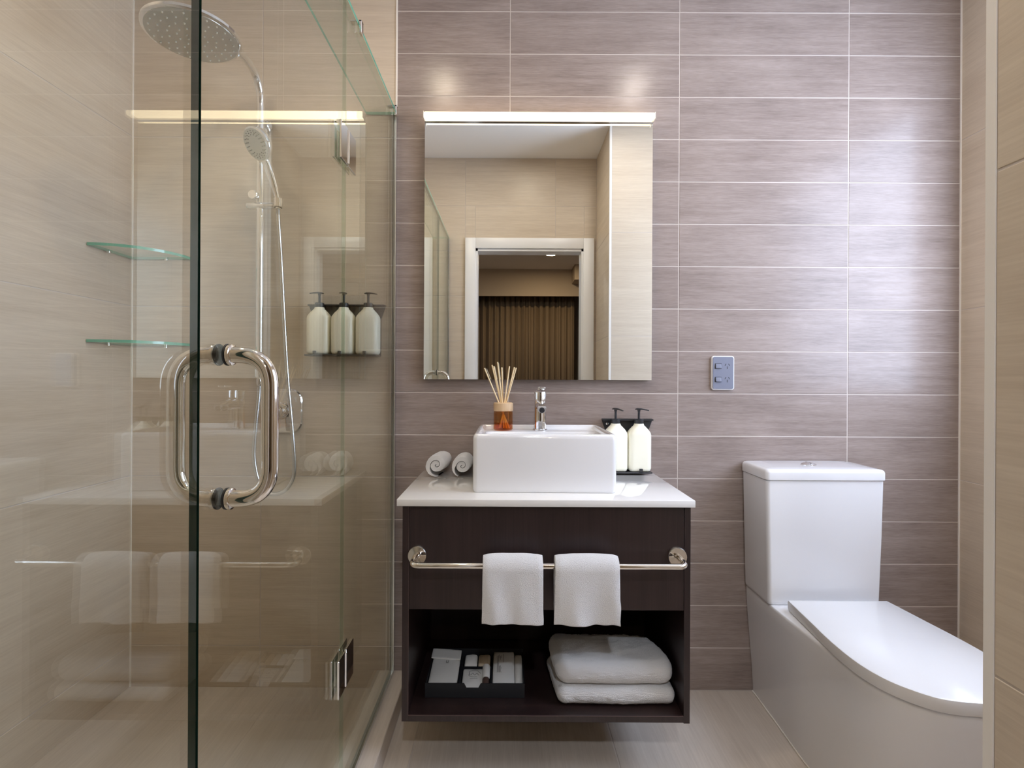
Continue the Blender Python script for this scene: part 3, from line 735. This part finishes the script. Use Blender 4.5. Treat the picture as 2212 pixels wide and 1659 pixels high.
# ------------------------------------------------------------------ toilet
TC = 1.030
tl = thing('toilet', 'white close-coupled back-to-wall toilet', 'toilet', (TC, -0.38, 0))
def outline(half, z, c=TC, per=6):
    pts = spline([(x, y, 0) for x, y in half], per)
    left = [(p.x, p.y, z) for p in pts]
    right = [(2 * c - p.x, p.y, z) for p in pts[:-1]][::-1]
    return left + right
topo = [(0.843, -0.004), (0.840, -0.10), (0.842, -0.22), (0.848, -0.35), (0.855, -0.49), (0.858, -0.597), (0.880, -0.671), (0.922, -0.723), (0.964, -0.744), (1.030, -0.754)]
boto = [(0.868, -0.004), (0.866, -0.10), (0.862, -0.22), (0.857, -0.35), (0.862, -0.46), (0.876, -0.55), (0.902, -0.612), (0.940, -0.650), (0.980, -0.664), (1.030, -0.669)]
mixo = lambda t, ins=0.0: [(a[0] + (b[0] - a[0]) * t + ins * (1 if i < 7 else 0.5), a[1] + (b[1] - a[1]) * t + ins * (0 if i < 5 else 1)) for i, (a, b) in enumerate(zip(topo, boto))]
PT = 0.379
def pan(bm):
    L = [outline(mixo(1.0), 0.0006), outline(mixo(0.97), 0.03), outline(mixo(0.80), 0.10), outline(mixo(0.45), 0.20), outline(mixo(0.16), 0.29), outline(mixo(0.04), 0.34), outline(mixo(0.0), PT - 0.008), outline(mixo(0.0, 0.0015), PT - 0.003), outline(mixo(0.0, 0.005), PT)]
    loft(bm, L)
one('pan', 'ceramic', tl, pan, smooth=50)
lido = [(0.8745, -0.224), (0.8700, -0.27), (0.8610, -0.37), (0.8505, -0.49), (0.8525, -0.597), (0.8745, -0.673), (0.9175, -0.7265), (0.960, -0.748), (1.030, -0.759)]
def lid(bm):
    def lo(ins, z):
        return outline([(x + ins, y + (ins if i > 4 else (-ins if i == 0 else 0))) for i, (x, y) in enumerate(lido)], z)
    loft(bm, [lo(0.006, PT + 0.0006), lo(0.002, PT + 0.003), lo(0.0005, PT + 0.010), lo(0.0, PT + 0.026), lo(0.0015, PT + 0.0325), lo(0.005, PT + 0.0345)])
one('seat_lid', 'lid', tl, lid, smooth=45)
def cist(bm):
    r = lambda x0, x1, y0, z: rrect(x0, x1, y0, -0.006, z, 0.012, 5)
    loft(bm, [r(0.8380, 1.189, -0.1805, PT + 0.0006), r(0.8355, 1.1915, -0.1835, PT + 0.004), r(0.8345, 1.1925, -0.1845, PT + 0.012), r(0.829, 1.199, -0.187, 0.60), r(0.825, 1.2025, -0.188, 0.775), r(0.8255, 1.202, -0.1875, 0.7785)])
one('cistern', 'ceramic', tl, cist, smooth=45)
def clid(bm):
    r = lambda i, z: rrect(0.8215 + i, 1.206 - i, -0.1925 + i, -0.005, z, 0.013, 5)
    loft(bm, [r(0.003, 0.7795), r(0.0, 0.782), r(0.0, 0.804), r(0.002, 0.8105), r(0.006, 0.8135), r(0.016, 0.8150), r(0.06, 0.8155)])
one('cistern_lid', 'ceramic', tl, clid, smooth=45)
bt = one('flush_button', 'chrome', tl, lathe, [(0.0235, 0.0), (0.0235, 0.002), (0.021, 0.0045), (0.012, 0.0075), (0.004, 0.0085)], (1.010, -0.095, 0.8150), n=32)
one('button_split', 'darkchrome', bt, box, 1.0094, 1.0106, -0.113, -0.077, 0.8195, 0.8237, smooth=0)
one('silicone_bead', 'trim', tl, lambda bm: tube(bm, [Vector(p) + Vector((0, 0, 0.0022)) for p in outline(mixo(1.0, -0.002), 0.0)], 0.0026, 6), smooth=60)

# ------------------------------------------------------------------ shower screen
def pane(name, parent, x0, x1, y0, y1, z0, z1, edge='glass_edge', clear=0):
    bm = B(); fs_ = box(bm, x0, x1, y0, y1, z0, z1)
    ext = (x1 - x0, y1 - y0, z1 - z0); thin = ext.index(min(ext))
    bm.normal_update()
    bmesh.ops.recalc_face_normals(bm, faces=bm.faces[:])
    for f in bm.faces: f.material_index = 0 if abs(f.normal[thin]) > 0.9 else (2 if f.normal.y * clear > 0.9 else 1)
    return obj(name, bm, ['glass', edge, 'edge_clear'], parent, smooth=0)
GX0, GX1 = XG - 0.010, XG
ZK, ZG = 0.0665, 2.030
fp = thing('fixed_glass_panel', 'fixed clear glass shower panel fixed to the vanity wall', 'glass panel', (XG, -0.29, ZK))
pane('glass_sheet', fp, GX0, GX1, -0.5820, -0.004, ZK + 0.004, ZG, 'edge_clear')
one('wall_channel', 'alu', fp, lambda bm: [box(bm, GX1 + 0.0003, GX1 + 0.0042, -0.022, -0.003, ZK + 0.0005, ZG), box(bm, GX0 - 0.0025, GX0 - 0.0003, -0.016, -0.003, ZK + 0.0005, ZG)], smooth=0)
one('floor_channel', 'alu', fp, lambda bm: [box(bm, GX1 + 0.0003, GX1 + 0.0035, -0.580, -0.0225, ZK, ZK + 0.012), box(bm, GX0 - 0.0025, GX0 - 0.0003, -0.580, -0.0165, ZK, ZK + 0.010)], smooth=0)
fq = thing('front_glass_panel', 'fixed clear glass shower panel between the door and the doorway wall', 'glass panel', (XG, -1.46, ZK))
pane('glass_sheet', fq, GX0, GX1, YD + 0.003, -1.2075, ZK + 0.004, ZG, 'door_edge')
one('wall_channel', 'alu', fq, lambda bm: [box(bm, GX1 + 0.0003, GX1 + 0.0025, YD + 0.002, YD + 0.015, ZK + 0.0005, ZG), box(bm, GX0 - 0.0025, GX0 - 0.0003, YD + 0.002, YD + 0.015, ZK + 0.0005, ZG)], smooth=0)
sd = thing('shower_door', 'hinged clear glass shower door with a polished D handle', 'shower door', (XG, -0.9, ZK))
pane('glass_sheet', sd, GX0, GX1, -1.2020, -0.5875, ZK + 0.010, ZG - 0.004, 'door_edge', 1)
GC = (GX0 + GX1) / 2
HY, HZ0, HZ1 = -1.135, 0.927, 1.132
for s in (1, -1):
    gx = GX1 if s > 0 else GX0
    pth = fillet([(gx + s * 0.0055, HY, HZ1), (gx + s * 0.062, HY, HZ1), (gx + s * 0.062, HY, HZ0), (gx + s * 0.0055, HY, HZ0)], 0.046, 12)
    hd = one('handle', 'nickel', sd, tube, pth, 0.0118, 20, smooth=50)
    for z in (HZ0, HZ1):
        one('washer', 'rubber', hd, lathe, [(0.0155, 0.0002), (0.0155, 0.0026), (0.0125, 0.003)], (gx, HY, z), (s, 0, 0), 24)
        one('collar', 'nickel', hd, lathe, [(0.0145, 0.0032), (0.0152, 0.0042), (0.0152, 0.0085), (0.0125, 0.0098)], (gx, HY, z), (s, 0, 0), 24)
for z0 in (0.341, 1.620):
    hg = one('hinge', 'chrome', sd, lambda bm: [box(bm, GX1 + 0.0004, GX1 + 0.0062, -0.638, -0.589, z0, z0 + 0.09, r=0.001, seg=1), box(bm, GX0 - 0.0062, GX0 - 0.0004, -0.638, -0.589, z0, z0 + 0.09, r=0.001, seg=1),
         box(bm, GX1 + 0.0004, GX1 + 0.0062, -0.581, -0.520, z0, z0 + 0.09, r=0.001, seg=1), box(bm, GX0 - 0.0062, GX0 - 0.0004, -0.581, -0.520, z0, z0 + 0.09, r=0.001, seg=1)], smooth=0)
    one('hinge_pin', 'chrome', hg, cyl, (GX1 + 0.004, -0.585, z0 + 0.004), (GX1 + 0.004, -0.585, z0 + 0.086), 0.0050, n=14)
hs = thing('glass_header', 'horizontal clear glass stiffening strip along the top of the shower screen', 'glass strip', (-0.455, -0.86, ZG))
pane('glass_sheet', hs, -0.508, GX1 + 0.001, YD + 0.003, -0.004, ZG + 0.0006, ZG + 0.0106)
for y in (-0.475, -0.034):
    one('clip', 'nickel', hs, lambda bm: [box(bm, GX1 + 0.0014, GX1 + 0.0090, y - 0.009, y + 0.009, ZG - 0.018, ZG + 0.016, r=0.0012, seg=1), box(bm, GX0 - 0.012, GX1 + 0.0090, y - 0.009, y + 0.009, ZG + 0.0110, ZG + 0.016, r=0.0012, seg=1)], smooth=0)

# ------------------------------------------------------------------ shower column
PX, PY = -0.859, -0.052
sh = thing('rain_shower', 'chrome shower riser with an overhead round rain shower head', 'shower', (PX, 0, 1.09))
rp = spline([(PX, PY, 1.100), (PX, PY, 1.5), (PX, PY, 1.9), (PX, PY, 2.045), (PX, PY - 0.016, 2.098), (PX, PY - 0.055, 2.127), (PX, PY - 0.12, 2.133), (PX, PY - 0.22, 2.118), (PX, PY - 0.33, 2.092), (PX, PY - 0.375, 2.076), (PX, PY - 0.392, 2.062)], 8)
one('riser_pipe', 'chrome', sh, tube, rp, 0.0128, 16, smooth=60)
hc = Vector((PX - 0.003, -0.446, 2.022)); hn = Vector((0.0, -0.03, -1.0)).normalized()
hd = one('rain_head', 'chrome', sh, lathe, [(0.112, 0.0), (0.120, -0.003), (0.120, -0.010), (0.105, -0.015), (0.03, -0.022), (0.018, -0.034), (0.016, -0.050)], hc, hn, 64)
one('spray_plate', 'face', hd, lathe, [(0.1115, -0.0005), (0.1115, 0.0012), (0.108, 0.0018)], hc, hn, 64)
bm = B(); fa, fb = frame_of(hn)
for R_, n_ in ((0.014, 5), (0.036, 10), (0.058, 15), (0.080, 20), (0.100, 24)):
    for k in range(n_):
        a = 2 * PI * k / n_ + R_ * 40; p = hc + (fa * math.cos(a) + fb * math.sin(a)) * R_ + hn * 0.0018
        cyl(bm, p, p + hn * 0.0028, 0.0027, 0.0020, n=8)
nz = obj('nozzles', bm, 'nozzle', hd, smooth=0); nz['kind'] = 'stuff'
for z in (1.115, 1.985):
    one('wall_bracket', 'chrome', sh, lambda bm: [lathe(bm, [(0.020, 0), (0.020, 0.006), (0.010, 0.009), (0.010, 0.040)], (PX, -0.0008, z), (0, -1, 0), 24), lathe(bm, [(0.0150, -0.012), (0.0150, 0.012)], (PX, PY, z), (0, 0, 1), 20)])
SLZ = 1.690
sl = one('slider', 'chrome', sh, lambda bm: [lathe(bm, [(0.011, -0.042), (0.0125, -0.040), (0.0125, 0.058), (0.011, 0.060)], (PX, PY - 0.004, SLZ), (1, 0, 0), 24)], smooth=40)
one('slider_knob', 'chrome', sl, lathe, [(0.015, 0.0), (0.016, 0.003), (0.016, 0.020), (0.014, 0.022)], (PX - 0.012, PY - 0.012, SLZ + 0.030), (0, -1, 0), 24)
one('cradle', 'chrome', sl, lambda bm: loft(bm, [[(PX + 0.074 + r * math.cos(2 * PI * k / 24), PY - 0.028 + r * math.sin(2 * PI * k / 24), SLZ + h) for k in range(24)] for r, h in ((0.0128, 0.018), (0.0160, 0.016), (0.0158, -0.012), (0.0128, -0.014), (0.0128, 0.018))], False, False))
# hand shower and hose
hsw = thing('hand_shower', 'chrome hand shower with a looping hose, held in the slider cradle', 'hand shower', (PX + 0.074, PY - 0.028, SLZ))
bx, by_ = PX + 0.074, PY - 0.028
hp = spline([(bx, by_, SLZ - 0.018), (bx - 0.004, by_ - 0.004, SLZ + 0.03), (bx - 0.018, by_ - 0.016, SLZ + 0.09), (bx - 0.030, by_ - 0.030, SLZ + 0.135), (bx - 0.036, by_ - 0.045, SLZ + 0.160)], 6)
one('handle', 'chrome', hsw, tube, hp, [0.0090 + 0.0052 * min(1, max(0, i - 5) / 8) for i in range(len(hp))], 16, smooth=60)
fc = Vector((bx - 0.040, by_ - 0.062, SLZ + 0.176)); fn = Vector((-0.42, -0.72, -0.55)).normalized()
sp = one('spray_head', 'chrome', hsw, lathe, [(0.050, 0.010), (0.055, 0.007), (0.056, -0.002), (0.050, -0.014), (0.034, -0.024), (0.010, -0.028)], fc, fn, 40)
one('spray_plate', 'face', sp, lathe, [(0.0495, 0.0098), (0.0495, 0.0115), (0.048, 0.012)], fc, fn, 40)
bm = B(); fa, fb = frame_of(fn)
for R_, n_ in ((0.030, 16), (0.036, 18), (0.042, 22)):
    for k in range(n_):
        a = 2 * PI * k / n_; p = fc + (fa * math.cos(a) + fb * math.sin(a)) * R_ + fn * 0.012
        cyl(bm, p, p + fn * 0.0016, 0.0018, 0.0014, n=6)
nz = obj('nozzles', bm, 'rubber', sp, smooth=0); nz['kind'] = 'stuff'
hz = spline([(bx, by_, SLZ - 0.019), (bx + 0.001, by_, SLZ - 0.06), (-0.779, -0.070, 1.50), (-0.768, -0.066, 1.28), (-0.757, -0.064, 1.10), (-0.742, -0.066, 0.95), (-0.730, -0.070, 0.82), (-0.733, -0.074, 0.755), (-0.765, -0.076, 0.712), (-0.812, -0.074, 0.706), (-0.850, -0.072, 0.748), (-0.868, -0.068, 0.83), (-0.866, -0.062, 0.93), (-0.860, PY, 1.04), (PX, PY, 1.088)], 22)
one('hose', 'alu', hsw, tube, hz, [0.0062 + (0.0011 if i % 2 else 0.0) for i in range(len(hz))], 10, smooth=60)
one('hose_nut', 'chrome', hsw, lathe, [(0.0080, 0.0), (0.0110, 0.005), (0.0110, 0.022), (0.0095, 0.0275)], (PX, PY, 1.071), n=18)
# shower mixer
mx_ = thing('shower_mixer', 'chrome lever shower mixer on a rounded wall plate', 'mixer', (-0.800, 0, 0.982))
one('wall_plate', 'chrome', mx_, lambda bm: loft(bm, [[(x, -y, z) for x, z, _ in rrect(-0.800 - 0.072 + i, -0.800 + 0.072 - i, 0.982 - 0.078 + i, 0.982 + 0.078 - i, 0, 0.042 - i, 8)] for i, y in ((0.0, 0.0006), (0.0, 0.006), (0.004, 0.010))]), smooth=40)
one('barrel', 'chrome', mx_, lathe, [(0.030, 0.0102), (0.027, 0.014), (0.026, 0.050), (0.022, 0.056)], (-0.800, 0, 0.982), (0, -1, 0), 32)
one('lever', 'chrome', mx_, lambda bm: softbox(bm, -0.811, -0.789, -0.068, -0.0563, 0.905, 0.996, 0.005, 8, lambda p: Vector((p.x, p.y - 0.16 * max(0, 0.982 - p.z), p.z))), smooth=50)

# ------------------------------------------------------------------ glass corner shelves
def corner_shelf(z, label):
    t = thing('corner_shelf', label, 'shelf', (XL + 0.08, -0.08, z), 'glass corner shelves in the shower')
    R_ = 0.205; n = 20
    arc = [(XL + 0.003 + R_ * math.cos(PI / 2 * k / n), -0.003 - R_ * math.sin(PI / 2 * k / n)) for k in range(n + 1)]
    pr = [(XL + 0.003, -0.003)] + arc
    bm = B(); lo = [bm.verts.new((x, y, z)) for x, y in pr]; hi = [bm.verts.new((x, y, z + 0.009)) for x, y in pr]
    ring_faces(bm, lo, hi); bm.faces.new(lo[::-1]); bm.faces.new(hi)
    bmesh.ops.recalc_face_normals(bm, faces=bm.faces[:]); bm.normal_update()
    for f in bm.faces: f.material_index = 0 if abs(f.normal.z) > 0.9 else 1
    obj('glass_sheet', bm, ['glass', 'glass_edge'], t, smooth=20)
    for x, y in ((XL + 0.014, -0.13), (XL + 0.13, -0.014)):
        one('bracket', 'chrome', t, lathe, [(0.006, 0.0), (0.006, 0.006)], (x, y, z - 0.0065), n=14)
corner_shelf(1.515, 'quarter-round glass corner shelf, upper of the pair in the shower')
corner_shelf(1.209, 'quarter-round glass corner shelf, lower of the pair in the shower')
